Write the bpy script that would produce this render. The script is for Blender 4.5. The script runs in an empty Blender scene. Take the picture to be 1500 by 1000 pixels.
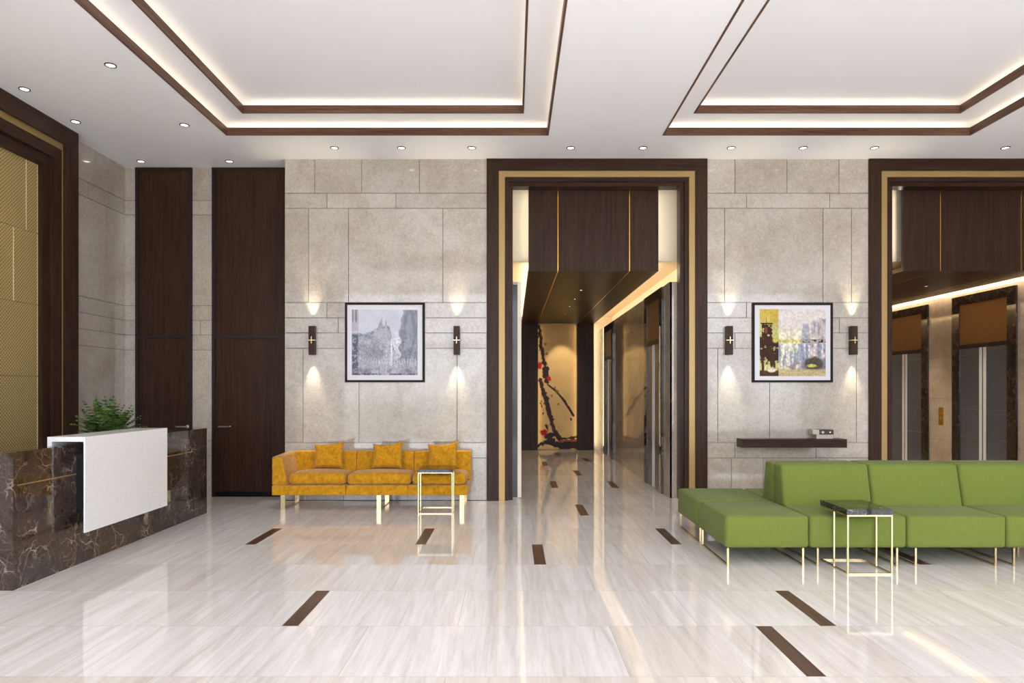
import bpy, bmesh, math, random
import numpy as np
from mathutils import Vector, Matrix
random.seed(7)
PI = math.pi
C = bpy.context.scene.collection
SC = bpy.context.scene

# ------------------------------------------------------------------ room sizes (metres)
YW = 9.25          # face of the stone wall
YR = 9.60          # recessed wall with the two tall doors
ZC = 4.626         # main ceiling
XL = -5.45         # left wall
ROWS = [0, .579, .788, 2.064, 2.273, 2.478, 2.684, 3.96, 4.164, ZC]

# ------------------------------------------------------------------ materials
def lin(c):
    return tuple(((v/255)/12.92 if v/255 <= .04045 else ((v/255+.055)/1.055)**2.4) for v in c) + (1,)

class NT:
    def __init__(s, name):
        s.m = bpy.data.materials.new(name); s.m.use_nodes = True
        s.t = s.m.node_tree; s.n = s.t.nodes; s.l = s.t.links
        s.b = s.n['Principled BSDF']
    def add(s, typ, **kw):
        nd = s.n.new(typ)
        for k, v in kw.items():
            if k in nd.inputs: nd.inputs[k].default_value = v
            else: setattr(nd, k, v)
        return nd
    def link(s, a, b): s.l.new(a, b)
    def coords(s, scale=(1, 1, 1), rot=(0, 0, 0)):
        tc = s.add('ShaderNodeTexCoord'); mp = s.add('ShaderNodeMapping')
        mp.inputs['Scale'].default_value = scale; mp.inputs['Rotation'].default_value = rot
        s.link(tc.outputs['Object'], mp.inputs['Vector']); return mp.outputs['Vector']
    def noise(s, vec, scale, detail=4, rough=.5, dist=0):
        n = s.add('ShaderNodeTexNoise'); n.inputs['Scale'].default_value = scale
        n.inputs['Detail'].default_value = detail; n.inputs['Roughness'].default_value = rough
        n.inputs['Distortion'].default_value = dist
        s.link(vec, n.inputs['Vector']); return n.outputs['Fac']
    def ramp(s, fac, stops):
        r = s.add('ShaderNodeValToRGB'); e = r.color_ramp.elements
        while len(e) < len(stops): e.new(.5)
        for i, (p, c) in enumerate(stops):
            e[i].position = p; e[i].color = c if len(c) == 4 else tuple(c)+(1,)
        s.link(fac, r.inputs['Fac']); return r.outputs['Color']
    def mix(s, fac, a, b, mode='MIX'):
        m = s.add('ShaderNodeMix'); m.data_type = 'RGBA'; m.blend_type = mode
        for val, sock in ((fac, m.inputs[0]), (a, m.inputs[6]), (b, m.inputs[7])):
            if hasattr(val, 'links'): s.link(val, sock)
            else: sock.default_value = val
        return m.outputs[2]
    def maprange(s, v, a, b, c, d):
        m = s.add('ShaderNodeMapRange')
        for i, x in zip((1, 2, 3, 4), (a, b, c, d)): m.inputs[i].default_value = x
        s.link(v, m.inputs[0]); return m.outputs[0]
    def bump(s, h, strength=.2, dist=.01):
        b = s.add('ShaderNodeBump'); b.inputs['Strength'].default_value = strength
        b.inputs['Distance'].default_value = dist
        s.link(h, b.inputs['Height']); s.link(b.outputs['Normal'], s.b.inputs['Normal'])
    def set(s, **kw):
        for k, v in kw.items():
            k = k.replace('_', ' ')
            if hasattr(v, 'links'): s.link(v, s.b.inputs[k])
            else: s.b.inputs[k].default_value = v
        return s.m

def plain(name, c, rough=.5, metal=0, spec=.5, coat=0):
    t = NT(name); return t.set(Base_Color=lin(c), Roughness=rough, Metallic=metal, Specular_IOR_Level=spec, Coat_Weight=coat)

def emit(name, c, s):
    t = NT(name); return t.set(Base_Color=lin(c), Emission_Color=lin(c), Emission_Strength=s)

def stone_mat(name, c1, c2, c3, rough=.07):
    t = NT(name); v = t.coords()
    big = t.noise(v, 1.3, 5, .6, .4); mid = t.noise(v, 9, 6, .7); fine = t.noise(v, 42, 4, .8)
    col = t.ramp(big, [(.3, lin(c1)), (.52, lin(c2)), (.72, lin(c3))])
    col = t.mix(.45, col, t.ramp(mid, [(.3, (.36, .335, .31)), (.7, (.66, .64, .61))]), 'SOFT_LIGHT')
    col = t.mix(.85, col, t.ramp(fine, [(.3, (.30, .30, .30)), (.7, (.72, .72, .72))]), 'SOFT_LIGHT')
    at = t.add('ShaderNodeAttribute'); at.attribute_name = 'tone'
    col = t.mix(1, col, t.ramp(at.outputs['Fac'], [(0, (.88, .87, .86)), (1, (1, 1, 1))]), 'MULTIPLY')
    return t.set(Base_Color=col, Roughness=t.maprange(mid, .3, .7, rough*.6, rough*1.5), Specular_IOR_Level=.8)

def wood_mat(name, axis, dark, light, rough=.38):
    t = NT(name); sc = [14, 14, 14]; sc['xyz'.index(axis)] = .55
    v = t.coords(tuple(sc)); g = t.noise(v, 2.2, 8, .65, .6); f = t.noise(v, 9, 4, .7, .2)
    sp = [1.6, 1.6, 1.6]; sp['xyz'.index(axis)] = .12
    b = t.noise(t.coords(tuple(sp)), 1.4, 2, .4)
    col = t.ramp(g, [(.32, lin(dark)), (.68, lin(light))])
    col = t.mix(.6, col, t.ramp(f, [(.35, (.3, .3, .3)), (.65, (.64, .62, .6))]), 'SOFT_LIGHT')
    col = t.mix(.5, col, t.ramp(b, [(.35, (.36, .34, .33)), (.65, (.6, .6, .6))]), 'SOFT_LIGHT')
    t.bump(g, .12, .002)
    return t.set(Base_Color=col, Roughness=rough, Specular_IOR_Level=.16)

def marble_mat(name, base, mid, vein, scale=1.0, rough=.04):
    t = NT(name); v = t.coords((scale,)*3)
    wob = t.add('ShaderNodeTexNoise', Scale=2.2, Detail=6.0); t.link(v, wob.inputs['Vector'])
    ad = t.add('ShaderNodeVectorMath'); ad.operation = 'MULTIPLY_ADD'
    t.link(wob.outputs['Color'], ad.inputs[0]); ad.inputs[1].default_value = (.75,)*3; t.link(v, ad.inputs[2])
    def cracks(sc, w):
        vo = t.add('ShaderNodeTexVoronoi'); vo.feature = 'DISTANCE_TO_EDGE'; vo.inputs['Scale'].default_value = sc
        t.link(ad.outputs[0], vo.inputs['Vector']); return t.maprange(vo.outputs['Distance'], 0, w, 1, 0)
    cl = t.noise(ad.outputs[0], 2.4, 7, .65)
    col = t.ramp(cl, [(.3, lin(base)), (.5, lin(mid)), (.66, lin(base)), (.8, lin(mid))])
    mask = t.noise(v, 3.1, 4, .6); mask = t.maprange(mask, .42, .66, 0, 1)
    def mul(a, b):
        m = t.add('ShaderNodeMath'); m.operation = 'MULTIPLY'; t.link(a, m.inputs[0])
        if hasattr(b, 'links'): t.link(b, m.inputs[1])
        else: m.inputs[1].default_value = b
        return m.outputs[0]
    col = t.mix(mul(mul(cracks(2.6, .022), mask), .75), col, lin(vein))
    col = t.mix(mul(mul(cracks(8, .04), mask), .35), col, lin(vein))
    col = t.mix(mul(cracks(5.5, .02), .2), col, lin((150, 110, 80)))
    return t.set(Base_Color=col, Roughness=rough, Specular_IOR_Level=.6)

def fabric_mat(name, c, c2, scale=260, contrast=.6, sheen=.25):
    t = NT(name); v = t.coords()
    n = t.noise(v, scale, 3, .7); b = t.noise(v, 22, 5, .7)
    col = t.mix(t.maprange(b, .3, .7, 0, contrast), lin(c), lin(c2))
    col = t.mix(.55, col, t.ramp(n, [(.3, (.3, .3, .3)), (.7, (.68, .68, .68))]), 'SOFT_LIGHT')
    t.bump(n, .35, .003)
    return t.set(Base_Color=col, Roughness=.88, Sheen_Weight=sheen, Specular_IOR_Level=.25)

def floor_mat():
    t = NT('polished vein-cut marble'); tc = t.add('ShaderNodeTexCoord')
    mp = t.add('ShaderNodeMapping'); mp.inputs['Location'].default_value = (.35, -.514, 0)
    t.link(tc.outputs['Object'], mp.inputs['Vector'])
    br = t.add('ShaderNodeTexBrick'); br.offset = .37; br.offset_frequency = 2
    br.inputs['Scale'].default_value = 1; br.inputs['Brick Width'].default_value = 1.53
    br.inputs['Row Height'].default_value = .765; br.inputs['Mortar Size'].default_value = .0012
    br.inputs['Mortar Smooth'].default_value = 0; br.inputs['Bias'].default_value = 0
    br.inputs['Color1'].default_value = (0, 0, 0, 1); br.inputs['Color2'].default_value = (1, 1, 1, 1)
    br.inputs['Mortar'].default_value = (.5, .5, .5, 1)
    t.link(mp.outputs['Vector'], br.inputs['Vector'])
    # each tile shifts the veining
    sh = t.add('ShaderNodeVectorMath'); sh.operation = 'MULTIPLY_ADD'; sh.inputs[1].default_value = (7, 11, 3)
    t.link(br.outputs['Color'], sh.inputs[0]); t.link(tc.outputs['Object'], sh.inputs[2])
    m2 = t.add('ShaderNodeMapping'); m2.inputs['Scale'].default_value = (15, .8, 1)
    m2.inputs['Rotation'].default_value = (0, 0, .05)
    t.link(sh.outputs[0], m2.inputs['Vector'])
    a = t.noise(m2.outputs['Vector'], 1.1, 8, .68, .5); b = t.noise(m2.outputs['Vector'], 4.5, 6, .7, .3)
    m3 = t.add('ShaderNodeMapping'); m3.inputs['Scale'].default_value = (1, .45, 1); t.link(sh.outputs[0], m3.inputs['Vector'])
    c = t.noise(m3.outputs['Vector'], 1.4, 3, .5)
    col = t.ramp(a, [(.25, lin((208, 199, 190))), (.45, lin((226, 221, 216))), (.62, lin((238, 235, 232))), (.8, lin((246, 245, 244)))])
    col = t.mix(.5, col, t.ramp(b, [(.32, (.34, .33, .31)), (.62, (.60, .6, .6))]), 'SOFT_LIGHT')
    col = t.mix(t.maprange(c, .4, .75, 0, .22), col, lin((214, 202, 188)))
    gn = t.noise(tc.outputs['Object'], 38, 4, .8)
    col = t.mix(.55, col, t.ramp(gn, [(.3, (.34, .33, .32)), (.7, (.66, .665, .67))]), 'SOFT_LIGHT')
    tone = t.ramp(br.outputs['Color'], [(0, (.90, .865, .81)), (.5, (.985, .97, .95)), (1, (1, 1, 1))])
    col = t.mix(1, col, tone, 'MULTIPLY')
    col = t.mix(br.outputs['Fac'], col, lin((170, 160, 148)))
    return t.set(Base_Color=col, Roughness=.05, Specular_IOR_Level=.42)

def quartz_mat():
    t = NT('white speckled quartz'); v = t.coords()
    vo = t.add('ShaderNodeTexVoronoi'); vo.inputs['Scale'].default_value = 55; t.link(v, vo.inputs['Vector'])
    sp = t.maprange(vo.outputs['Distance'], .12, .2, 1, 0)
    sel = t.add('ShaderNodeMath'); sel.operation = 'MULTIPLY'
    sc = t.add('ShaderNodeSeparateColor'); t.link(vo.outputs['Color'], sc.inputs[0])
    t.link(sp, sel.inputs[0]); t.link(t.maprange(sc.outputs[0], .35, .45, 0, .8), sel.inputs[1])
    col = t.mix(sel.outputs[0], lin((238, 237, 237)), t.ramp(sc.outputs[1], [(0, lin((150, 140, 132))), (1, lin((196, 172, 150)))]))
    return t.set(Base_Color=col, Roughness=.18)

def goldpanel_mat():
    t = NT('embossed gold metal'); v = t.coords((1, 1, 1), (math.radians(45), 0, 0))
    w = t.add('ShaderNodeTexWave'); w.wave_type = 'BANDS'; w.bands_direction = 'Y'; w.inputs['Scale'].default_value = 11
    t.link(v, w.inputs['Vector'])
    w2 = t.add('ShaderNodeTexWave'); w2.wave_type = 'BANDS'; w2.bands_direction = 'Z'; w2.inputs['Scale'].default_value = 11
    t.link(v, w2.inputs['Vector'])
    mx = t.add('ShaderNodeMath'); mx.operation = 'MULTIPLY'; t.link(w.outputs['Fac'], mx.inputs[0]); t.link(w2.outputs['Fac'], mx.inputs[1])
    col = t.ramp(mx.outputs[0], [(0, lin((150, 126, 76))), (.6, lin((222, 200, 142)))])
    t.bump(mx.outputs[0], .5, .004)
    return t.set(Base_Color=col, Roughness=.45, Metallic=.3)

def vcol_mat(name, rough=.5):
    t = NT(name); at = t.add('ShaderNodeAttribute'); at.attribute_name = 'paint'
    return t.set(Base_Color=at.outputs['Color'], Roughness=rough, Specular_IOR_Level=.12)

STONE = stone_mat('polished beige stone', (172, 161, 149), (184, 176, 166), (194, 189, 182))
HALLSTONE_DIM = stone_mat('polished stone dimmed for hall', (158, 144, 128), (174, 160, 144), (190, 177, 161), .05)  # beige stone browned, putting the hall's dim light into the colour
GROUT = plain('dark joint', (120, 112, 102), .8)
WZ = wood_mat('dark walnut vertical grain', 'z', (42, 26, 18), (68, 47, 35))
WX = wood_mat('dark walnut cross grain', 'x', (42, 26, 18), (68, 47, 35))
WY = wood_mat('dark walnut long grain', 'y', (42, 26, 18), (68, 47, 35))
TZX = wood_mat('walnut trim cross', 'x', (82, 57, 45), (118, 88, 71))
TZY = wood_mat('walnut trim long', 'y', (82, 57, 45), (118, 88, 71))
FLOORW = wood_mat('walnut floor inlay', 'y', (72, 50, 40), (108, 80, 66), .3)
DARKF = plain('dark stained frame', (37, 27, 28), .45, spec=.3)
WHITE = plain('white ceiling paint', (242, 242, 244), .75, spec=.2)
CREAM = plain('cream wall paint', (235, 222, 198), .7)
FLOOR = floor_mat()
EMP = marble_mat('dark brown marble', (34, 25, 22), (66, 53, 47), (190, 168, 148), 1.3)
BLK = marble_mat('black marble', (14, 12, 12), (30, 24, 22), (150, 120, 96), 3.2, .03)
TOPM = marble_mat('black marble slab', (16, 16, 18), (34, 34, 38), (210, 205, 195), 3.0, .03)
QUARTZ = quartz_mat()
GOLDP = goldpanel_mat()
GOLD = plain('brushed gold', (168, 140, 88), .42, .5)
BRASS = plain('polished pale brass', (212, 190, 148), .2, 1)
CHROME = plain('satin steel', (215, 213, 210), .22, 1)
MUST = fabric_mat('mustard fabric', (214, 156, 14), (160, 104, 6), 210, 1.0)
GREEN = fabric_mat('leaf green wool', (111, 123, 52), (104, 115, 48), 320, .5, .08)
MIRROR = plain('dark mirror steel', (118, 126, 140), .26, .8)
BRONZE = NT('bronze mesh panel')
_v = BRONZE.coords(); _n = BRONZE.noise(_v, 120, 2, .6)
BRONZE = BRONZE.set(Base_Color=BRONZE.ramp(_n, [(.35, lin((84, 56, 30))), (.65, lin((150, 106, 60)))]), Roughness=.35, Metallic=.6)
LAMP = emit('lamp lens', (255, 246, 232), 6)
LAMPDIM = emit('dim lamp lens', (255, 228, 190), 5)
LEDW = emit('warm light strip', (255, 224, 160), 6)
RING = plain('dark metal ring', (58, 54, 52), .4, .3)
LEAF = NT('fern green'); _v = LEAF.coords(); LEAF = LEAF.set(Base_Color=LEAF.ramp(LEAF.noise(_v, 30, 2), [(.38, lin((14, 36, 14))), (.62, lin((92, 128, 50)))]), Roughness=.45)
POT = plain('white glazed pot', (222, 220, 214), .3)
MAT = plain('white picture mount', (222, 220, 226), .6)
PAINT = vcol_mat('printed picture', .35)
MURAL = vcol_mat('painted mural', .3)
PAPER = plain('pale paper', (190, 184, 172), .7)
LEATHER = plain('dark brown leather', (52, 36, 32), .35)
PFRAME = plain('dark brown picture frame', (38, 28, 28), .6, spec=.2)
STRIP = plain('pale steel strip', (226, 226, 226), .3, .3)
BLACKP = plain('black plinth', (16, 15, 16), .25)

# ------------------------------------------------------------------ mesh builder (world coordinates)
class MB:
    def __init__(s): s.v = []; s.f = []; s.t = []
    def add(s, vs, fs, tone=1.0):
        b = len(s.v); s.v += [tuple(v) for v in vs]; s.f += [tuple(b+i for i in f) for f in fs]; s.t += [tone]*len(vs); return s
    def box(s, x0, x1, y0, y1, z0, z1, tone=1.0):
        vs = [(x, y, z) for x in (x0, x1) for y in (y0, y1) for z in (z0, z1)]
        return s.add(vs, [(0, 1, 3, 2), (4, 6, 7, 5), (0, 4, 5, 1), (2, 3, 7, 6), (0, 2, 6, 4), (1, 5, 7, 3)], tone)
    def cyl(s, p, q, r, n=20, r2=None):
        p, q = Vector(p), Vector(q); d = (q-p).normalized(); r2 = r if r2 is None else r2
        a = d.orthogonal().normalized(); b = d.cross(a); vs = []
        for c, rr in ((p, r), (q, r2)):
            vs += [c + a*rr*math.cos(2*PI*i/n) + b*rr*math.sin(2*PI*i/n) for i in range(n)]
        fs = [(i, (i+1) % n, n+(i+1) % n, n+i) for i in range(n)] + [tuple(reversed(range(n))), tuple(range(n, 2*n))]
        return s.add(vs, fs)
    def ring(s, c, ro, ri, h, n=32):
        cx, cy, cz = c; vs = []
        for r, z in ((ro, cz), (ro, cz-h), (ri, cz-h), (ri, cz)):
            vs += [(cx+r*math.cos(2*PI*i/n), cy+r*math.sin(2*PI*i/n), z) for i in range(n)]
        fs = [(k*n+i, k*n+(i+1) % n, ((k+1) % 4)*n+(i+1) % n, ((k+1) % 4)*n+i) for k in range(4) for i in range(n)]
        return s.add(vs, fs)
    def build(s, name, mat, parent=None, bevel=0, smooth=False, seg=2):
        off = Vector(parent_loc(parent))
        me = bpy.data.meshes.new(name)
        me.from_pydata([Vector(v)-off for v in s.v], [], s.f)
        bm = bmesh.new(); bm.from_mesh(me)
        bmesh.ops.recalc_face_normals(bm, faces=bm.faces)
        if bevel:
            bmesh.ops.bevel(bm, geom=[e for e in bm.edges], offset=bevel, segments=seg, profile=.5, affect='EDGES', clamp_overlap=True)
        bm.to_mesh(me); bm.free()
        if not bevel:
            at = me.attributes.new('tone', 'FLOAT', 'POINT'); at.data.foreach_set('value', s.t)
        me.materials.append(mat)
        if smooth:
            for p in me.polygons: p.use_smooth = True
        o = bpy.data.objects.new(name, me); C.objects.link(o)
        if parent: o.parent = parent
        return o

def parent_loc(p):
    l = Vector((0, 0, 0))
    while p is not None: l += p.location; p = p.parent
    return l

def thing(name, label, cat, loc, group=None):
    o = bpy.data.objects.new(name, None); C.objects.link(o); o.location = loc; o.empty_display_size = .1
    o['label'] = label; o['category'] = cat
    if group: o['group'] = group
    return o

def tag(o, label, cat, group=None):
    o['label'] = label; o['category'] = cat
    if group: o['group'] = group
    return o

def struct(o): o['kind'] = 'structure'; return o

def sgroup(name, loc=(0, 0, 0)):
    o = bpy.data.objects.new(name, None); C.objects.link(o); o.location = loc; o['kind'] = 'structure'; return o

def copy_tree(o, parent=None):
    c = o.copy(); C.objects.link(c)
    if parent: c.parent = parent
    for ch in list(o.children): copy_tree(ch, c)
    return c

def area(name, loc, rot, sx, sy, power, col=(1, 1, 1), spread=None):
    l = bpy.data.lights.new(name, 'AREA'); l.shape = 'RECTANGLE'; l.size = sx; l.size_y = sy
    l.energy = power; l.color = col
    if spread: l.spread = spread
    o = bpy.data.objects.new(name, l); C.objects.link(o); o.location = loc; o.rotation_euler = rot
    return o

def spot(name, loc, direction, power, col, angle, blend, radius=.02):
    l = bpy.data.lights.new(name, 'SPOT'); l.energy = power; l.color = col; l.spot_size = angle; l.spot_blend = blend
    l.shadow_soft_size = radius
    o = bpy.data.objects.new(name, l); C.objects.link(o); o.location = loc
    o.rotation_euler = Vector(direction).to_track_quat('-Z', 'Y').to_euler(); return o

# ------------------------------------------------------------------ stone cladding
def clad_x(mb, y, x0, x1, rows, seams, t=.02, gap=.008):
    """slabs on a wall facing -Y; seams[i] = x joints of row i"""
    for i in range(len(rows)-1):
        xs = [x0] + [s for s in sorted(seams.get(i, [])) if x0+.02 < s < x1-.02] + [x1]
        for a, b in zip(xs, xs[1:]):
            g0 = gap/2 if a != x0 else 0; g1 = gap/2 if b != x1 else 0
            mb.box(a+g0, b-g1, y, y+t, rows[i]+(gap/2 if i else 0), rows[i+1]-(gap/2 if i < len(rows)-2 else 0), random.random())

def clad_y(mb, x, y0, y1, rows, seams, side=1, t=.02, gap=.008):
    """slabs on a wall facing +X (side=1) or -X (side=-1)"""
    xa, xb = (x-t, x) if side > 0 else (x, x+t)
    for i in range(len(rows)-1):
        ys = [y0] + [s for s in sorted(seams.get(i, [])) if y0+.02 < s < y1-.02] + [y1]
        for a, b in zip(ys, ys[1:]):
            g0 = gap/2 if a != y0 else 0; g1 = gap/2 if b != y1 else 0
            mb.box(xa, xb, a+g0, b-g1, rows[i]+(gap/2 if i else 0), rows[i+1]-(gap/2 if i < len(rows)-2 else 0), random.random())

def PX(px, y=YW): return (px-751)*y/1000

# floor -------------------------------------------------------------
fl = struct(MB().box(-6, 9.6, -3.2, 17.6, -.1, 0).build('floor', FLOOR))
P = .765; Y0 = .514
strips = [(1.958, 5.104), (1.541, 4.339), (-1.467, 5.104), (-2.60, 7.399), (-.947, 7.399), (.186, 6.634), (1.541, 7.399),
          (.812, 8.929), (.60, 11.224), (1.533, 11.224), (1.12, 12.754), (.60, 14.284), (1.53, 15.049), (1.0, 16.4), (3.50, 6.634),
          (6.2, 11.9), (6.9, 13.4), (5.9, 14.9)]
for x, yt in strips:
    MB().box(x, x+.102, yt-P+.003, yt-.003, -.01, .0012).build('floor_inlay', FLOORW, fl)

# main stone wall ------------------------------------------------------
wl = sgroup('wall_back')
seamsL = {8: [461, 529.9, 614.4], 7: [479, 580], 6: [452, 510.6, 648.6], 5: [479], 4: [495.5], 2: [444, 526, 669.5], 1: [560], 0: [503.5, 597, 450]}
seamsR = {8: [1076.4, 1152.7, 1229], 7: [1093.4, 1215.4], 6: [1061.3, 1205.5, 1247.3], 5: [1093.5], 4: [1229.5], 3: [1076.5],
          2: [1051.5, 1127.5, 1254.5], 1: [1076.6, 1195.5], 0: [1071.5, 1118, 1212.5]}
P1 = (-.3515, 2.632); P2 = (4.819, 7.80)
st = MB(); gr = MB()
for x0, x1, sm in ((-3.08, P1[0]+.02, seamsL), (P1[1]-.02, P2[0]+.02, seamsR), (P2[1]-.02, 9.3, {8: [1700], 7: [1650], 6: [1680]})):
    clad_x(st, YW, x0, x1, ROWS, {k: [PX(p) for p in v] for k, v in sm.items()})
    gr.box(x0+.001, x1-.001, YW+.012, YW+.2, 0, ZC+.02)
gr.box(-3.08, -2.9, YW+.012, YR, 0, ZC+.02)
st.box(-3.085, -3.075, YW+.001, YR, 0, ZC)
st.build('stone_cladding', STONE, wl); gr.build('wall_core', GROUT, wl)
bb = MB(); bb.box(-3.08, P1[0], YW-.004, YW, 0, .012)
bb.box(P1[1], P2[0], YW-.004, YW, 0, .012); struct(bb.build('baseboard_back', BLACKP))

# recessed wall + side wall -------------------------------------------
wr = sgroup('wall_recess'); st = MB(); gr = MB()
clad_x(st, YR, XL, -5.30, ROWS, {}); clad_x(st, YR, -4.50, -4.224, ROWS, {4: [-4.39]})
st.build('stone_cladding', STONE, wr)
gr.box(-5.8, -2.9, YR+.05, YR+.2, 0, ZC+.02); gr.box(-4.495, -4.23, YR+.012, YR+.06, 0, ZC); gr.box(-5.5, -5.305, YR+.012, YR+.06, 0, ZC)
gr.build('wall_core', GROUT, wr)
ws = sgroup('wall_left'); st = MB(); gr = MB()
clad_y(st, XL, 8.2, YR, ROWS, {8: [8.913], 7: [8.762], 6: [9.15], 5: [8.762], 4: [9.02], 3: [8.762], 2: [9.06], 1: [8.9], 0: [9.1]}, 1)
clad_y(st, XL, -3.0, 3.7, ROWS, {k: [(k*.37) % .9 - 2 + j*1.5 for j in range(4)] for k in range(9)}, 1)
st.build('stone_cladding', STONE, ws)
gr.box(XL-.25, XL-.012, -3.1, YR+.2, 0, ZC+.02); gr.build('wall_core', GROUT, ws)
wx = sgroup('wall_right'); st = MB(); clad_y(st, 9.3, -3.0, YW, ROWS, {k: [(k*.61) % 1.1 - 2 + j*1.6 for j in range(7)] for k in range(9)}, -1)
st.build('stone_cladding', STONE, wx); MB().box(9.31, 9.5, -3.1, YW+.3, 0, ZC+.02).build('wall_core', GROUT, wx)

# doors ------------------------------------------------------------------
def door(n, x0, x1, hx0, hx1, rose):
    d = sgroup('door_%d' % n, ((x0+x1)/2, YR, 0)); y = YR
    f = MB(); t = .045
    f.box(x0, x0+t, y-.02, y+.05, .0, ZC-.004); f.box(x1-t, x1, y-.02, y+.05, 0, ZC-.004)
    f.box(x0+t, x1-t, y-.02, y+.05, ZC-.04, ZC-.004); f.box(x0+t, x1-t, y-.02, y+.05, 2.222, 2.262)
    f.build('door_frame', DARKF, d)
    xm = (x0+x1)/2
    lf = MB().box(x0+t+.004, x1-t-.004, y, y+.045, .075, 2.218).build('door_leaf', WZ, d)
    u = MB(); u.box(x0+t, xm-.001, y, y+.045, 2.262, ZC-.04); u.box(xm+.001, x1-t, y, y+.045, 2.262, ZC-.04)
    u.build('upper_panel', WZ, d)
    MB().box(x0+t, x1-t, y-.01, y+.045, 0, .072).build('plinth', BLACKP, d)
    h = MB().box(hx0, hx1, y-.062, y-.048, .978, .996)
    sx = hx1 if rose > 0 else hx0
    h.cyl((sx-.01*rose, y-.05, .987), (sx-.01*rose, y, .987), .008); h.cyl((sx-.01*rose, y-.01, .987), (sx-.01*rose, y, .987), .026 if n == 1 else .012)
    h.build('handle', CHROME, lf, bevel=0)
    return d
door(1, -5.30, -4.50, PX(260, YR), PX(276, YR), 1)
door(2, -4.224, -3.09, PX(322, YR), PX(338, YR), 1)

# ceiling ------------------------------------------------------------------
ce = MB(); EB = .0205
T = [(-3.495, .42), (1.857, 5.598)]; TY0, TY1 = .9, 8.358; IN = .307; INY = .28; LG = .28
def ring_boxes(mb, ox0, ox1, oy0, oy1, ix0, ix1, iy0, iy1, z0, z1):
    mb.box(ox0, ox1, iy1, oy1, z0, z1); mb.box(ox0, ox1, oy0, iy0, z0, z1)
    mb.box(ox0, ix0, iy0, iy1, z0, z1); mb.box(ix1, ox1, iy0, iy1, z0, z1)
ce.box(-5.8, T[0][0]-EB, -3.2, 9.9, ZC, ZC+.03); ce.box(T[0][1]+EB, T[1][0]-EB, -3.2, 9.9, ZC, ZC+.03); ce.box(T[1][1]+EB, 9.6, -3.2, 9.9, ZC, ZC+.03)
for a, b in T:
    ce.box(a-EB, b+EB, -3.2, TY0-EB, ZC, ZC+.03); ce.box(a-EB, b+EB, TY1+EB, 9.9, ZC, ZC+.03)
    ia, ib, ja, jb = a+IN, b-IN, TY0+INY, TY1-INY
    ring_boxes(ce, a-LG, b+LG, TY0-LG, TY1+LG, ia-EB, ib+EB, ja-EB, jb+EB, 4.783, 4.81)
    ring_boxes(ce, a-LG-.02, b+LG+.02, TY0-LG-.02, TY1+LG+.02, a-LG, b+LG, TY0-LG, TY1+LG, ZC+.031, 4.81)
    ce.box(ia-LG, ib+LG, ja-LG, jb+LG, 4.94, 4.97)
    ring_boxes(ce, ia-LG-.02, ib+LG+.02, ja-LG-.02, jb+LG+.02, ia-LG, ib+LG, ja-LG, jb+LG, 4.811, 4.97)
struct(ce.build('ceiling', WHITE))
k = 1
WARM = (1, .83, .60)
COVE = .85
for a, b in T:
    for lev, (x0, x1, y0, y1, z) in enumerate(((a, b, TY0, TY1, ZC), (a+IN, b-IN, TY0+INY, TY1-INY, 4.783))):
        e = .02; zt = z+.086; zb = z-.006
        tr = sgroup('trim_%d' % k, ((x0+x1)/2, (y0+y1)/2, zb)); k += 1
        m = MB(); m.box(x0, x1, y1, y1+e, zb, zt); m.box(x0, x1, y0-e, y0, zb, zt); m.build('cross_board', TZX, tr)
        m = MB(); m.box(x0-e, x0, y0-e, y1+e, zb, zt); m.box(x1, x1+e, y0-e, y1+e, zb, zt); m.build('long_board', TZY, tr)
        off = .17; zz = z+.04; L = y1-y0; W = x1-x0; d = .03
        area('cove_light', ((x0+x1)/2, y1+off, zz), (PI, 0, 0), W, d, COVE*W, WARM)
        area('cove_light', (x0-off, (y0+y1)/2, zz), (PI, 0, 0), d, L, COVE*L, WARM)
        area('cove_light', (x1+off, (y0+y1)/2, zz), (PI, 0, 0), d, L, COVE*L, WARM)

# downlights ---------------------------------------------------------------
def downlight(x, y, z, label, group, r=.054, lens=LAMP):
    d = thing('downlight', label, 'ceiling light', (x, y, z), group)
    MB().ring((x, y, z+.0005), r, r*.76, .009).build('ring', RING, d, smooth=False)
    MB().cyl((x, y, z-.0035), (x, y, z-.001), r*.755, 28).build('lens', lens, d)
    return d
rowx = [-2.30, -1.436, -.529, .749, 1.68, 2.82, 3.75, 4.67, 6.36]
for i, x in enumerate(rowx):
    ord_ = ['first', 'second', 'third', 'fourth', 'fifth', 'sixth', 'seventh', 'eighth', 'ninth'][i]
    downlight(x, 8.81, ZC, 'small round ceiling downlight, %s from the left in the row along the stone wall' % ord_, 'downlights along the stone wall')
dl = [(-5.08, 9.33, 'left one of the two small downlights nearest the tall brown doors'),
      (-3.87, 9.33, 'right one of the two small downlights nearest the tall brown doors'),
      (-5.09, 7.95, 'small ceiling downlight above the top corner of the left wooden portal'),
      (-3.87, 8.05, 'small ceiling downlight left of the far corner of the left ceiling tray'),
      (-5.07, 7.09, 'small ceiling downlight nearest the left picture edge, above the gold panel portal'),
      (-3.87, 6.57, 'small ceiling downlight high up, left of the left tray and nearest the camera')]
for x, y, l in dl: downlight(x, y, ZC, l, 'downlights above the reception corner')
for x in (-3.87, .95, 1.4, 6.4, 8.0):
    pass

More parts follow.
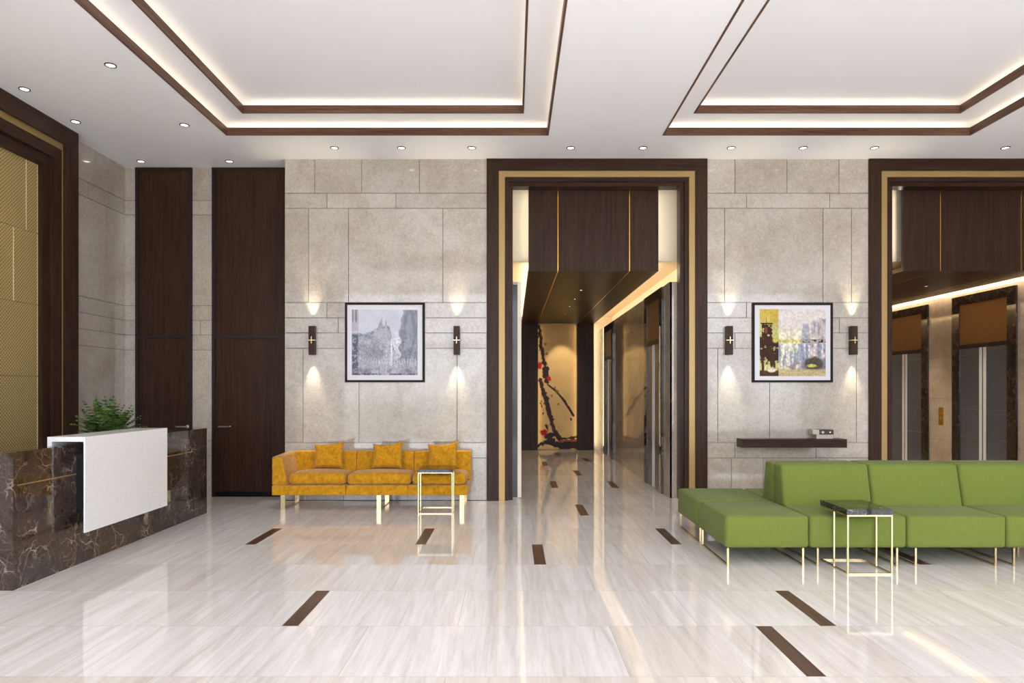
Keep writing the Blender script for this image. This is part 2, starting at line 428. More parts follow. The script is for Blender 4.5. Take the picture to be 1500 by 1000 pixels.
# daylight opening behind the camera ----------------------------------------
wf = sgroup('window_1', (2, -3.05, 0)); m = MB()
for x in np.linspace(-5.4, 9.2, 9): m.box(x-.03, x+.03, -3.1, -3.0, 0, ZC)
m.box(-5.45, 9.3, -3.1, -3.0, 0, .08); m.box(-5.45, 9.3, -3.1, -3.0, 2.9, 2.96); m.box(-5.45, 9.3, -3.1, -3.0, ZC-.08, ZC)
m.build('window_frame', DARKF, wf)

# portals ---------------------------------------------------------------------
def U(mb, x0, x1, ztop, w, y0, y1, wt=None):
    wt = w if wt is None else wt
    mb.box(x0, x0+w, y0, y1, 0, ztop-wt); mb.box(x1-w, x1, y0, y1, 0, ztop-wt); return mb
def portal(x0, x1, label):
    p = thing('portal_frame', label, 'door surround', ((x0+x1)/2, YW, 0), 'wood and gold portal frames')
    parts = [('outer_band', 0, .165, YW-.03, YW+.19, WZ, WX), ('gold_strip', .165, .08, YW-.018, YW+.17, GOLD, GOLD),
             ('inner_band', .245, .050, YW+.015, YW+.20, WZ, WX), ('jamb_lining', .295, .0575, YW+.05, YW+.226, WZ, WX)]
    for name, off, w, ya, yb, mv, mh in parts:
        a, b, zt = x0+off, x1-off, ZC-off*1.0
        MB().box(a, a+w, ya, yb, 0, zt-w).build(name+'_post', mv, p); MB().box(b-w, b, ya, yb, 0, zt-w).build(name+'_post', mv, p)
        MB().box(a, b, ya, yb, zt-w, zt-(.0005 if off == 0 else 0)).build(name+'_header', mh, p)
    return p
portal(*P1, 'tall dark wood portal with gold strip around the opening to the mural corridor')
portal(*P2, 'tall dark wood portal with gold strip around the right elevator lobby opening')
# left portal (on the left wall, facing the room)
LP = (3.5, 8.336)
p = thing('portal_frame', 'dark wood portal on the left wall framing the gold panel', 'door surround', (XL, 6, 0), 'wood and gold portal frames')
for name, off, w, xf, mv, mh, zo, zw in (('outer_band', 0, .235, -5.30, WZ, WY, 0, .21), ('gold_strip', .235, .006, -5.337, GOLD, GOLD, .21, .075),
                                 ('inner_band', .241, .146, -5.345, WZ, WY, .285, .13), ('jamb_lining', .387, .135, -5.385, WZ, WY, .415, .13)):
    a, b = LP[0]+off, LP[1]-off; zt = ZC-zo
    MB().box(XL, xf, a, a+w, 0, zt-zw).build(name+'_post', mv, p); MB().box(XL, xf, b-w, b, 0, zt-zw).build(name+'_post', mv, p)
    MB().box(XL, xf, a, b, zt-zw, zt-(.0005 if zo == 0 else 0)).build(name+'_header', mh, p)
gp = thing('gold_wall_panel', 'embossed gold metal wall panel behind the reception desk', 'wall panel', (XL, 6, 0))
m = MB(); zs = [0, .84, 1.656, 2.47, 3.285, 4.081]; g = .005
js = {4: [7.63, 6.4, 5.2], 3: [7.435, 6.2, 5.0], 2: [7.1, 5.9, 4.7], 1: [6.7, 5.4], 0: [6.5, 5.0]}
gs = MB()
for i in range(5):
    ys = [LP[0]+.522] + sorted(js[i]) + [LP[1]-.522]
    for a, b in zip(ys, ys[1:]): m.box(XL-.005, XL+.012, a+g, b-g, zs[i]+g*.6, zs[i+1]-g*.6)
    for a in ys[1:]: gs.box(XL-.004, XL+.016, a-g*.8, a+g*.8, zs[i]+g, zs[i+1]-g)
m.build('embossed_sheet', GOLDP, gp); gs.build('joint_glint', plain('pale gold glint', (232, 214, 168), .4, .2), gp)  # pale non-metal strips paint in the light caught by the vertical joint edges
spot('panel_wash', (-5.05, 6.6, ZC-.05), (-.12, .1, -1), 30, (1, .85, .6), math.radians(70), .8, .05)

# elevator corridors -----------------------------------------------------------
HZ = 3.33; SLAB0, SLAB1 = 3.156, 3.215
def corridor(n, xl, xr, s0, s1, gl, evs, light):
    """xl,xr wall faces; s0,s1 dropped slab; gl gold line x positions"""
    w = sgroup('wall_corridor' if n == 1 else 'wall_lobby'); st = MB(); gr = MB(); yb = 17.15
    rows = [0, .14, .62, 1.35, 2.06, 2.56, 3.0] if n == 1 else [0, .14, .62, 1.35, 2.06, 2.6, 3.13]
    rt = rows[-1]
    for side, x in ((-1, xr), (1, xl)):
        clad_y(st, x, YW+.226, yb, rows, {k: [11.4+(k % 3)*.45+j*1.4 for j in range(5)] for k in range(1, 6)}, side, .03, .004)
        xa, xb = (x+.012, x+.16) if side < 0 else (x-.16, x-.012)
        gr.box(xa, xb, YW+.247, yb+.2, 0, rt-.022)
    st.box(xr+.001, xr+.16, YW+.226, YW+.246, 0, rt, .6); st.box(xl-.16, xl-.001, YW+.226, YW+.246, 0, rt, .6)
    st.build('stone_cladding', HALLSTONE_DIM, w); gr.build('wall_core', GROUT, w)
    m = MB(); m.box(xr+.30, xr+.4, YW+.47, yb+.2, 2.9, HZ); m.box(xl-.4, xl-.30, YW+.47, yb+.2, 2.9, HZ)
    m.box(xr+.002, xr+.30, YW+.25, yb, rt-.02, rt-.001); m.box(xl-.30, xl-.002, YW+.25, yb, rt-.02, rt-.001)
    m.box(xl-.4, xr+.4, yb, yb+.1, 0, HZ)                       # end wall
    m.box(xl-.4, xr+.4, YW+.47, yb+.3, HZ, HZ+.05)              # corridor ceiling
    m.box(xl-.4, xr+.4, YW+.47, YW+.50, HZ+.05, ZC)            # bulkhead above it
    m.box(xl-.4, xl-.30, YW+.2, YW+.5, 0, ZC); m.box(xr+.30, xr+.4, YW+.2, YW+.5, 0, ZC)
    m.build('upper_wall', CREAM, w)
    c = thing('ceiling_panel', 'dark wood dropped ceiling with gold lines in the %s' % ('mural corridor' if n == 1 else 'right elevator lobby'),
              'ceiling panel', ((s0+s1)/2, YW+.26, SLAB0), 'dropped wood ceilings')
    yf = YW+.257
    xs = [s0]+gl+[s1]; m = MB(); u = MB(); gg = MB()
    for a, b in zip(xs, xs[1:]):
        a2 = a+(.006 if a != s0 else 0); b2 = b-(.006 if b != s1 else 0)
        m.box(a2, b2, yf, yf+.05, SLAB0, 4.36); u.box(a2, b2, yf+.0505, 17.0, SLAB0, SLAB1)
    for x in gl:
        gg.box(x-.006, x+.006, yf+.004, yf+.05, SLAB0+.001, 4.36); gg.box(x-.006, x+.006, yf+.0505, 17.0, SLAB0-.0015, SLAB1)
    m.build('front_panel', WZ, c); u.build('underside', WY, c); gg.build('gold_line', plain('gold line', (226, 170, 70), .25, .9), c)
    yc = (YW+.6+17)/2; L = 17-YW-.6
    for sx, x in ((1, s1), (-1, s0)):
        area('cove_light', (x-sx*.02, yc, SLAB1+.05), (0, -sx*math.radians(100), 0), .05, L, light*L, (1, .82, .56))
        area('halo_light', (x-sx*.03, yf+.13, 3.85), (0, -sx*PI/2, 0), .95, .04, 1.0, (1, .88, .7))
    return w
corridor(1, .12, 2.18, .22, 2.03, [.631, 1.629], None, 2.2)
corridor(2, 5.18, 7.60, 5.44, 7.46, [5.96, 7.085], None, 8.0)
for i, (y) in enumerate((11.3, 12.4, 13.5, 14.8, 16.2)):
    downlight(1.13, y, SLAB0, 'tiny downlight in the dark corridor ceiling, %s from the front' % ['first', 'second', 'third', 'fourth', 'fifth'][i], 'corridor ceiling downlights', .035, LAMPDIM)
    spot('corridor_spot', (1.13, y, SLAB0-.02), (0, 0, -1), 22, (1, .85, .65), math.radians(95), .7, .03)
for i, y in enumerate((10.87, 12.6, 14.3)):
    downlight(6.58, y, SLAB0, 'tiny downlight in the right lobby ceiling' + [' nearest its opening', ', second from its opening', ', farthest from its opening'][i], 'lobby ceiling downlights', .035, LAMPDIM)
    spot('lobby_spot', (6.58, y, SLAB0-.02), (0, 0, -1), 95, (1, .85, .65), math.radians(95), .7, .03)

# end of corridor 1: wood piers, mural
m = MB(); m.box(.21, .625, 17.0, 17.14, 0, SLAB0-.001); o = m.build('wood_pier', WZ); tag(o, 'dark wood pier left of the corridor mural', 'pier', 'piers beside the mural')
m = MB(); m.box(1.612, 2.02, 17.0, 17.14, 0, SLAB0-.001); o = m.build('wood_pier', WZ); tag(o, 'dark wood pier right of the corridor mural', 'pier', 'piers beside the mural')
area('cove_light', (2.03, 17.08, 1.6), (0, -PI/2, 0), 3.0, .04, 3.5, (1, .82, .55))
area('cove_light', (.2, 17.08, 1.6), (0, PI/2, 0), 3.0, .04, 2.5, (1, .82, .55))

# elevators -----------------------------------------------------------------------
def elevator(xf, y0, y1, zt, label, group):
    """opening in a wall facing -X; xf = face of the marble surround"""
    e = thing('elevator', label, 'elevator', (xf+.03, (y0+y1)/2, 0), group)
    j = .19; h = .15; xb = xf+.027
    m = MB(); m.box(xf, xb, y0, y0+j, 0, zt); m.box(xf, xb, y1-j, y1, 0, zt); m.box(xf, xb, y0+j, y1-j, zt-h, zt)
    m.build('marble_surround', BLK, e)
    a, b = y0+j, y1-j; mid = (a+b)/2
    MB().box(xf+.012, xb, a, b, 2.26, zt-h).build('transom_panel', BRONZE, e)
    MB().box(xf+.006, xb, a, b, 2.19, 2.26).build('lintel', DARKF, e)
    for s, (c, d) in enumerate(((a, mid-.004), (mid+.004, b))):
        m = MB()
        zz = [0.01, .72, 1.18, 2.08, 2.19]
        for p, q in zip(zz, zz[1:]): m.box(xf+.016, xb, c, d, p+.003, q-.003)
        dd = m.build('door_leaf', MIRROR, e)
        ed = (d-.075, d-.012) if s == 0 else (c+.012, c+.075)
        MB().box(xf+.012, xf+.018, ed[0], ed[1], .01, 2.19).build('edge_strip', STRIP, dd)
    return e
ga = 'elevators with black marble surrounds'
elevator(2.15, 9.86, 11.17, 2.99, 'near elevator on the right side of the mural corridor', ga)
elevator(2.15, 14.7, 16.2, 2.98, 'far elevator on the right side of the mural corridor, beside the end pier', ga)
elevator(7.57, 10.27, 11.77, 3.08, 'elevator in the right lobby nearest the right picture edge', ga)
elevator(7.57, 12.46, 13.96, 3.06, 'elevator in the right lobby left of the brass call plate', ga)
cp = thing('call_button_panel', 'brass call button plate between the two elevators of the right lobby', 'button panel', (7.6, 12.1, .88))
MB().box(7.588, 7.6, 12.04, 12.16, .88, 1.19).build('plate', plain('yellow brass', (206, 160, 50), .25, .9), cp)
for z in (1.0, 1.09): MB().cyl((7.582, 12.1, z), (7.589, 12.1, z), .018).build('button', CHROME, cp)
# black glass strips on the pier ends
o = MB().box(.004, .066, YW+.215, YW+.2258, .012, 2.96).build('dark_glass_strip', plain('blue black glass', (30, 38, 46), .1)); tag(o, 'narrow dark glass strip just inside the left jamb of the corridor portal', 'glass strip')
# wall between the portal jambs and the corridor faces
m = MB(); m.box(.068, .119, YW+.222, YW+.2255, 0.012, 3.0)
struct(m.build('trim_5', CREAM))

# ------------------------------------------------------------------ pictures
def srgb(a): a = np.clip(a, 0, 255)/255; return np.where(a <= .04045, a/12.92, ((a+.055)/1.055)**2.4)
rng = np.random.default_rng(5)
def vnoise(U_, V_, fx, fy, seed=0):
    r = np.random.default_rng(seed); g = r.random((int(fy)+3, int(fx)+3))
    x = U_*fx; y = V_*fy; i = np.clip(x.astype(int), 0, int(fx)+1); j = np.clip(y.astype(int), 0, int(fy)+1)
    a = x-i; b = y-j; a = a*a*(3-2*a); b = b*b*(3-2*b)
    return g[j, i]*(1-a)*(1-b)+g[j, i+1]*a*(1-b)+g[j+1, i]*(1-a)*b+g[j+1, i+1]*a*b
def fbm(U_, V_, f, seed=0, n=4, ax=1, ay=1):
    s = 0; w = 0
    for k_ in range(n): s = s+vnoise(U_, V_, f*ax*2**k_, f*ay*2**k_, seed+k_)/2**k_; w += 1/2**k_
    return s/w
def canvas(nx, ny):
    u = np.linspace(0, 1, nx); v = np.linspace(0, 1, ny); return np.meshgrid(u, v)
def lay(img, mask, col):
    m_ = np.clip(mask, 0, 1)[..., None]; return img*(1-m_)+np.array(col, float)*m_
def sm(x, a, b):
    t_ = np.clip((x-a)/(b-a), 0, 1); return t_*t_*(3-2*t_)
def segd(U_, V_, p, q, asp=1):
    px, py = p; qx, qy = q; dx, dy = (qx-px), (qy-py)*asp
    t_ = np.clip(((U_-px)*dx+(V_-py)*asp*dy)/(dx*dx+dy*dy+1e-9), 0, 1)
    return np.hypot(U_-px-t_*dx, (V_-py)*asp-t_*dy), t_

def art_city():
    U_, V_ = canvas(150, 150); n1 = fbm(U_, V_, 8, 1); n2 = fbm(U_, V_, 40, 9, 2); nv = fbm(U_, V_, 12, 4, 3, 3, .6)
    img = np.zeros(U_.shape+(3,))+np.array([203, 205, 217]); img += (n1[..., None]-.5)*22
    # middle buildings
    sky = .30+.06*np.sin(U_*9)-.10*np.exp(-((U_-.43)/.02)**2)-.12*np.exp(-((U_-.455)/.008)**2)-.09*np.exp(-((U_-.52)/.012)**2)+.35*sm(U_, .56, .66)+(n2-.5)*.05
    m_ = sm(V_-sky, 0, .012)*(U_ > .1)*(U_ < .72); img = lay(img, m_*.75, [176, 178, 186])
    img = lay(img, m_*sm(n1, .45, .62)*.5, [140, 143, 155])
    img = lay(img, m_*(np.sin(U_*140) > .2)*sm(V_, .5, .75)*.18, [110, 112, 125])
    edge = m_*np.exp(-((V_-sky-.03)/.025)**2)*sm(n2, .42, .55); img = lay(img, edge*.75, [112, 122, 142])
    arch = np.exp(-((np.hypot((U_-.3)*1.1, V_-.62)-.2)/.02)**2)*(V_ < .62); img = lay(img, arch*.5, [140, 140, 148])
    img = lay(img, sm(.14-np.hypot((U_-.36)/1.3, V_-.68), 0, .05)*.35*(n1+.4), [128, 130, 142])
    # bright street slit
    img = lay(img, np.exp(-((U_-.605+.02*(V_-.5))/.012)**2)*sm(V_, .4, .5)*sm(.88-V_, 0, .03), [238, 240, 246])
    img = lay(img, np.exp(-((U_-.69)/.035)**2)*sm(V_, .3, .4)*.6, [226, 224, 226])
    # right tower
    ed = .76+.02*np.sin(V_*30)+.03*(n1-.5)-.03*sm(V_, .2, .25)-.05*sm(V_, .7, .8)
    tm = sm(U_-ed, 0, .01)*sm(V_, .0, .015); img = lay(img, tm*.85, [142, 146, 160]); img = lay(img, tm*sm(nv, .45, .6)*.5, [112, 116, 132])
    # left tower
    lt = (U_ < .1+.015*(n2-.5)); img = lay(img, lt*sm(.36-V_, 0, .05)*.6, [166, 150, 160]); img = lay(img, lt*sm(V_, .34, .4)*.9, [84, 88, 104])
    img = lay(img, lt*(n2 > .56)*.6, [190, 190, 200]); img = lay(img, lt*sm(.2-V_, 0, .02)*(np.sin(U_*120) > 0)*.6, [100, 98, 112])
    # street
    img = lay(img, sm(V_, .76, .8)*(U_ > .1)*.5, [178, 176, 186]); img = lay(img, (np.abs(V_-.8) < .05)*(np.sin(U_*160+n1*8) > .3)*sm(U_, .25, .3)*.4, [230, 230, 234])
    img = lay(img, sm(V_, .88, .93)*sm(n1, .4, .6)*.7, [128, 120, 140]); img = lay(img, sm(V_, .965, .98)*(n2 > .45)*.7, [84, 82, 100])
    img = lay(img, sm(.05-np.hypot(U_-.57, V_-.94), 0, .05)*.5, [120, 90, 112])
    n3 = fbm(U_, V_, 55, 91, 2); img = img*(1+(n3[..., None]-.5)*.35*sm(V_, .2, .5)[..., None])
    return img
def art_ruin():
    U_, V_ = canvas(150, 150); n1 = fbm(U_, V_, 8, 21); n2 = fbm(U_, V_, 36, 33, 2); nv = fbm(U_, V_, 14, 51, 3, 2.4, .5)
    img = np.zeros(U_.shape+(3,))+np.array([219, 210, 205]); img = lay(img, sm(V_, .2, .45), [226, 220, 190])
    img += (n1[..., None]-.5)*18
    tw = sm(.055-np.abs(U_-.70)+.03*sm(V_, .2, .5), 0, .02)*sm(V_, .2+1.5*np.abs(U_.mean()-.5), .24)*sm(V_-.2, -.0, .04); img = lay(img, tw*.8, [158, 158, 176])
    top = .17+.05*(n2-.5)-.04*(U_ > .9); bl = sm(U_, .77, .79)*sm(V_-top, 0, .02); img = lay(img, bl*.7, [186, 172, 176]); img = lay(img, bl*sm(nv, .48, .6)*.7, [142, 138, 158])
    lower = sm(V_, .5, .53)*(U_ > .28); img = lay(img, lower*sm(nv, .38, .58)*.85, [142, 150, 172]); img = lay(img, lower*sm(.36-nv, 0, .05)*.9, [224, 212, 210])
    img = lay(img, lower*sm(U_, .6, .75)*sm(V_, .7, .78)*.8, [100, 100, 116])
    rd = sm(V_-(.93-.22*sm(U_, .3, .62)), -.1, .02)*(U_ > .28)*sm(.75-U_, 0, .1); img = lay(img, rd*.6*sm(n1, .35, .6), [104, 92, 92])
    bush = sm(.12-np.hypot((U_-.82)*.8, V_-.82)+.06*(n2-.5), 0, .03); img = lay(img, bush*.9, [74, 66, 50])
    gd = sm(V_-(.88+.04*(n1-.5)), 0, .03)*(U_ > .28); img = lay(img, gd*.9, [212, 192, 142]); img = lay(img, gd*sm(n2, .55, .65)*.5, [120, 100, 64])
    img = lay(img, sm(.03-np.hypot((U_-.79)*.35, V_-.845), 0, .01), [206, 196, 104])
    # saturated horizontal band
    bd = (np.abs(V_-.475) < .022)*(U_ > .28); img = lay(img, bd*(U_ < .64)*.8, [206, 196, 112]); img = lay(img, bd*(U_ >= .64)*(n2 > .38)*.95, [52, 34, 26])
    # left saturated column
    L_ = (U_ < .285)*1.0; sky = lay(img, np.ones_like(U_), [200, 172, 78]); sky = lay(sky, sm(V_, .08, .4), [204, 200, 132]); sky += (n1[..., None]-.5)*40
    img = img*(1-L_[..., None])+sky*L_[..., None]
    bx = (U_ > .03+.03*(n2-.5))*(U_ < .19+.05*(n2-.5))*(V_ > .23+.03*(n2-.5))*(n2 > .3); img = lay(img, bx*sm(.62-V_, 0, .05), [64, 30, 20]); img = lay(img, (np.abs(U_-.1) < .006)*(V_ > .14)*(V_ < .25), [40, 26, 22])
    img = lay(img, (np.abs(U_-.11) < .09)*(np.abs(V_-.215) < .012), [52, 28, 22]); img = lay(img, (np.abs(U_-.1) < .02)*(V_ > .27)*(V_ < .36), [116, 66, 48])
    fo = L_*sm(n1+.9*n2-.98+.35*sm(V_, .4, .5)*sm(.8-V_, 0, .12), 0, .05)*sm(V_, .38, .44)*sm(.84-V_, 0, .03); img = lay(img, fo, [58, 30, 20])
    img = lay(img, L_*sm(.06-np.hypot(U_-.24, V_-.46), 0, .03), [206, 182, 92]); img = lay(img, sm(.012-np.hypot(U_-.125, V_-.39), 0, .006), [236, 214, 190])
    for cx in (.03, .16, .2): img = lay(img, L_*(np.abs(U_-cx-.02*np.sin(V_*9)) < .018)*(V_ > .6), [70, 36, 24])
    img = lay(img, L_*sm(V_, .9, .93), [70, 50, 26]); img = lay(img, sm(.05-np.hypot((U_-.18)*.6, V_-.905), 0, .02)*L_, [226, 214, 190])
    img = lay(img, sm(.028-np.hypot(U_-.345, V_-.965), 0, .03)*.7, [222, 110, 92])
    return img*(1+(n2[..., None]-.5)*.5*(.4+.6*sm(V_, .2, .5)[..., None]))
def art_branch():
    U_, V_ = canvas(90, 280); asp = 650/208; n2 = fbm(U_, V_*1, 14, 71, 3, 1, 3); n1 = fbm(U_, V_, 4, 61, 3, 1, 3)
    img = np.zeros(U_.shape+(3,))+np.array([226, 190, 130]); img += (n1[..., None]-.5)*16
    cv = lambda p: ((p[0]-135)/208, (p[1]-60)/650)
    def stroke(pts, w0, w1, col, rag=.045):
        nonlocal img
        n = len(pts)-1
        for i_ in range(n):
            d_, t_ = segd(U_, V_, cv(pts[i_]), cv(pts[i_+1]), asp); w = w0+(w1-w0)*((i_+t_)/n)
            img = lay(img, sm(w+rag*(n2-.5)*2-d_, -.006, .008), col)
    D = [52, 24, 18]
    stroke([(138, 50), (148, 110), (152, 180), (165, 240), (180, 300), (186, 360)], .03, .055, D)
    stroke([(150, 350), (172, 440), (196, 530), (222, 610), (252, 662)], .045, .06, D, .035)
    stroke([(166, 440), (200, 540), (222, 610)], .03, .05, [92, 50, 34], .08); stroke([(172, 420), (198, 520), (236, 640)], .05, .03, D, .06)
    stroke([(185, 640), (240, 676), (300, 672)], .05, .05, D, .08); stroke([(160, 250), (176, 285), (180, 330)], .04, .07, D, .07)
    stroke([(150, 470), (165, 510), (160, 540)], .014, .006, D); stroke([(180, 585), (190, 612)], .014, .008, D)
    stroke([(186, 372), (230, 405), (276, 458), (324, 535)], .02, .03, D, .012)
    stroke([(305, 535), (312, 555)], .01, .012, D)
    stroke([(250, 660), (300, 652), (345, 645)], .02, .014, D)
    stroke([(135, 690), (190, 672), (250, 690), (345, 682)], .03, .12, [40, 16, 14], .05)
    stroke([(255, 668), (340, 664)], .03, .02, [150, 84, 44], .03)
    for c_, r_, col in (((143, 272), .085, [188, 24, 22]), ((194, 345), .085, [196, 28, 22]), ((165, 624), .09, [180, 26, 26]), ((170, 290), .04, D), ((205, 640), .09, [48, 18, 22]), ((178, 355), .06, D)):
        cu, cvv = cv(c_); img = lay(img, sm(r_+.10*(n2-.5)-np.hypot(U_-cu, (V_-cvv)*asp), 0, .015), col)
    for c_ in ((175, 160), (183, 212), (210, 432), (243, 475), (155, 460), (238, 408), (225, 388), (146, 195)):
        cu, cvv = cv(c_); img = lay(img, sm(.045+.07*(n2-.5)-np.hypot(U_-cu, (V_-cvv)*asp), 0, .02)*.8, [140, 112, 50])
    return img
def picture_mesh(name, img, x0, x1, z0, z1, y, th, mat, parent=None):
    ny, nx = img.shape[:2]; off = Vector(parent_loc(parent)); verts = []; faces = []
    for j in range(ny):
        for i in range(nx): verts.append((x0+(x1-x0)*i/(nx-1)-off.x, y-off.y, z1-(z1-z0)*j/(ny-1)-off.z))
    for j in range(ny-1):
        for i in range(nx-1): a = j*nx+i; faces.append((a, a+nx, a+nx+1, a+1))
    b = len(verts)
    for x, z in ((x0, z1), (x1, z1), (x1, z0), (x0, z0)): verts.append((x-off.x, y+th-off.y, z-off.z))
    faces.append((b, b+1, b+2, b+3))
    faces.append(tuple(list(range(nx))[::-1]+[b, b+1])); faces.append(tuple([(ny-1)*nx+i for i in range(nx)]+[b+2, b+3]))
    faces.append(tuple([j*nx for j in range(ny)]+[b+3, b])); faces.append(tuple([j*nx+nx-1 for j in range(ny)][::-1]+[b+1, b+2]))
    me = bpy.data.meshes.new(name); me.from_pydata(verts, [], faces)
    ca = me.color_attributes.new('paint', 'FLOAT_COLOR', 'POINT')
    col = np.ones((len(verts), 4), np.float32); col[:b, :3] = srgb(img).reshape(-1, 3); ca.data.foreach_set('color', col.ravel())
    me.materials.append(mat); o = bpy.data.objects.new(name, me); C.objects.link(o)
    if parent: o.parent = parent
    return o
def framed(px0, px1, py0, py1, a, img, label):
    y = YW-.03; Z = lambda p: 1.5-(p-571)*y/1000; X = lambda p: (p-751)*y/1000
    x0, x1, z1, z0 = X(px0), X(px1), Z(py0), Z(py1)
    p = thing('framed_picture', label, 'picture', ((x0+x1)/2, YW, z0), 'framed pictures on the stone wall')
    w = .03; m = MB(); m.box(x0, x1, y, YW-.001, z1-w, z1); m.box(x0, x1, y, YW-.001, z0, z0+w); m.box(x0, x0+w, y, YW-.001, z0+w, z1-w); m.box(x1-w, x1, y, YW-.001, z0+w, z1-w)
    m.build('frame', PFRAME, p)
    MB().box(x0+w, x1-w, y+.012, YW-.002, z0+w, z1-w).build('mount', MAT, p)
    picture_mesh('print', img, X(a[0]), X(a[1]), Z(a[3]), Z(a[2]), y+.009, .003, PAINT, p)
framed(505.1, 622, 443, 559.7, (515.2, 611.5, 453.1, 549.2), art_city(), 'black-framed grey-blue city street print above the yellow sofa')
framed(1102.4, 1220.3, 443.4, 559.9, (1113.2, 1209.9, 452.5, 550.7), art_ruin(), 'black-framed print of ruins with a yellow left strip above the wall shelf')
o = picture_mesh('mural', art_branch(), .628, 1.609, .02, SLAB0-.02, 17.08, .05, MURAL)
tag(o, 'tall mural of a dark branch with red blossoms on gold ground at the corridor end', 'mural')
spot('mural_spot', (1.22, 16.35, SLAB0-.03), (-.0, .60, -1.0), 50, (1, .86, .6), math.radians(52), .6, .03)
area('mural_edge_light', (1.60, 17.03, 1.6), (0, PI/2, 0), 3.0, .02, 1.2, (1, .78, .45))
area('mural_edge_light', (.63, 17.03, 1.6), (0, -PI/2, 0), 3.0, .02, 1.2, (1, .78, .45))

# ------------------------------------------------------------------ sconces
for px, lab in ((459, 'first from the left, beside the city print'), (669.5, 'right of the city print, near the corridor portal'),
                (1066.5, 'left of the ruins print'), (1247.5, 'right of the ruins print, near the right portal')):
    x = PX(px); z0, z1 = 1.975, 2.36; y = YW
    s_ = thing('wall_sconce', 'dark brown up-and-down wall light, ' + lab, 'wall lamp', (x, YW, z0), 'up-and-down wall lights')
    w = .041
    MB().box(x-w, x+w, y-.085, y-.001, 2.177, z1).build('upper_shade', WZ, s_)
    MB().box(x-w, x+w, y-.085, y-.001, z0, 2.163).build('lower_shade', WZ, s_)
    m = MB(); m.box(x-w-.006, x+w+.006, y-.088, y-.001, 2.166, 2.174); m.box(x-.0045, x+.0045, y-.095, y-.086, 2.125, 2.215); m.build('brass_cross', BRASS, s_)
    for d, z in ((1, z1+.004), (-1, z0-.004)):
        spot('sconce_spot', (x, y-.066, z), (0, 0, d), 46, (1, .85, .60), math.radians(50), 1.0, .012)

# ------------------------------------------------------------------ reception desk
D = thing('reception_desk', 'dark brown veined marble reception desk with a white quartz counter', 'desk', (-3.9, 6.7, 0))
XF = -3.74
m = MB(); m.box(XF-.10, XF, 5.15, 8.0, 0, .775); m.box(XF-.10, XF, 5.15, 8.0, .785, 1.035); m.build('front_panel', EMP, D)
MB().box(XF-.095, XF-.003, 5.15, 8.0, .775, .785).build('brass_inlay', GOLD, D)
MB().box(-4.75, XF+.004, 8.003, 8.34, 0, 1.035).build('end_panel', EMP, D)
MB().box(-4.75, XF+.004, 5.105, 5.147, 0, 1.035).build('end_panel', EMP, D)
MB().box(-4.65, XF-.103, 5.15, 8.0, .70, .74).build('worktop', EMP, D)
m = MB(); m.box(-3.614, -3.60, 5.75, 7.115, .297, 1.105); m.box(-3.92, -3.614, 5.75, 7.115, 1.065, 1.105); m.box(-3.92, -3.88, 5.75, 7.115, .98, 1.065)
o = m.build('transaction_counter', QUARTZ, D); o['label'] = 'white speckled quartz counter shelf wrapped over the front'
MB().box(XF+.001, -3.615, 5.85, 7.0, .45, .95).build('spacer', BLACKP, D)

# fern ------------------------------------------------------------------
FX, FY, FZ = -4.34, 7.3, .741
F = thing('potted_fern', 'bushy green fern in a pot standing behind the white reception counter', 'plant', (FX, FY, FZ))
m = MB(); n = 28; prof = [(.0, 0), (.085, 0), (.10, .02), (.125, .28), (.132, .29), (.12, .295), (.112, .27), (0, .265)]
vs = []; fs = []
for r, z in prof: vs += [(FX+r*math.cos(2*PI*i/n), FY+r*math.sin(2*PI*i/n), FZ+z) for i in range(n)]
for k_ in range(len(prof)-1): fs += [(k_*n+i, k_*n+(i+1) % n, (k_+1)*n+(i+1) % n, (k_+1)*n+i) for i in range(n)]
m.add(vs, fs); m.build('pot', POT, F, smooth=True)
m = MB(); rr = random.Random(3)
for k_ in range(58):
    az = k_*2.39996+rr.uniform(-.2, .2); el = rr.uniform(.4, 1.52); L = rr.uniform(.24, .37)*(1 if el < .9 else 1.16)
    p = Vector((FX+.04*math.cos(az), FY+.04*math.sin(az), FZ+.27)); d = Vector((math.cos(az)*math.cos(el), math.sin(az)*math.cos(el), math.sin(el)))
    N = 11; prev = p; side = Vector((-math.sin(az), math.cos(az), 0))
    droop = rr.uniform(.05, .13)
    for i in range(N):
        t_ = (i+1)/N; q = prev+d*(L/N); d = (d+Vector((0, 0, -droop*.9*t_))).normalized()
        m.add([prev-side*.0025, prev+side*.0025, q+side*.002, q-side*.002], [(0, 1, 2, 3)])
        wl_ = .088*math.sin(PI*min(1, .12+t_*.86))**.8+.004; up = side.cross(d).normalized()
        for sg in (-1, 1):
            tip = q+side*sg*wl_+d*.018-Vector((0, 0, .012)); midp = (q+tip)/2+up*.008
            m.add([q-d*.006, midp-d*.009, tip, midp+d*.010, q+d*.006], [(0, 1, 2, 3, 4)])
        prev = q
m.build('foliage', LEAF, F)

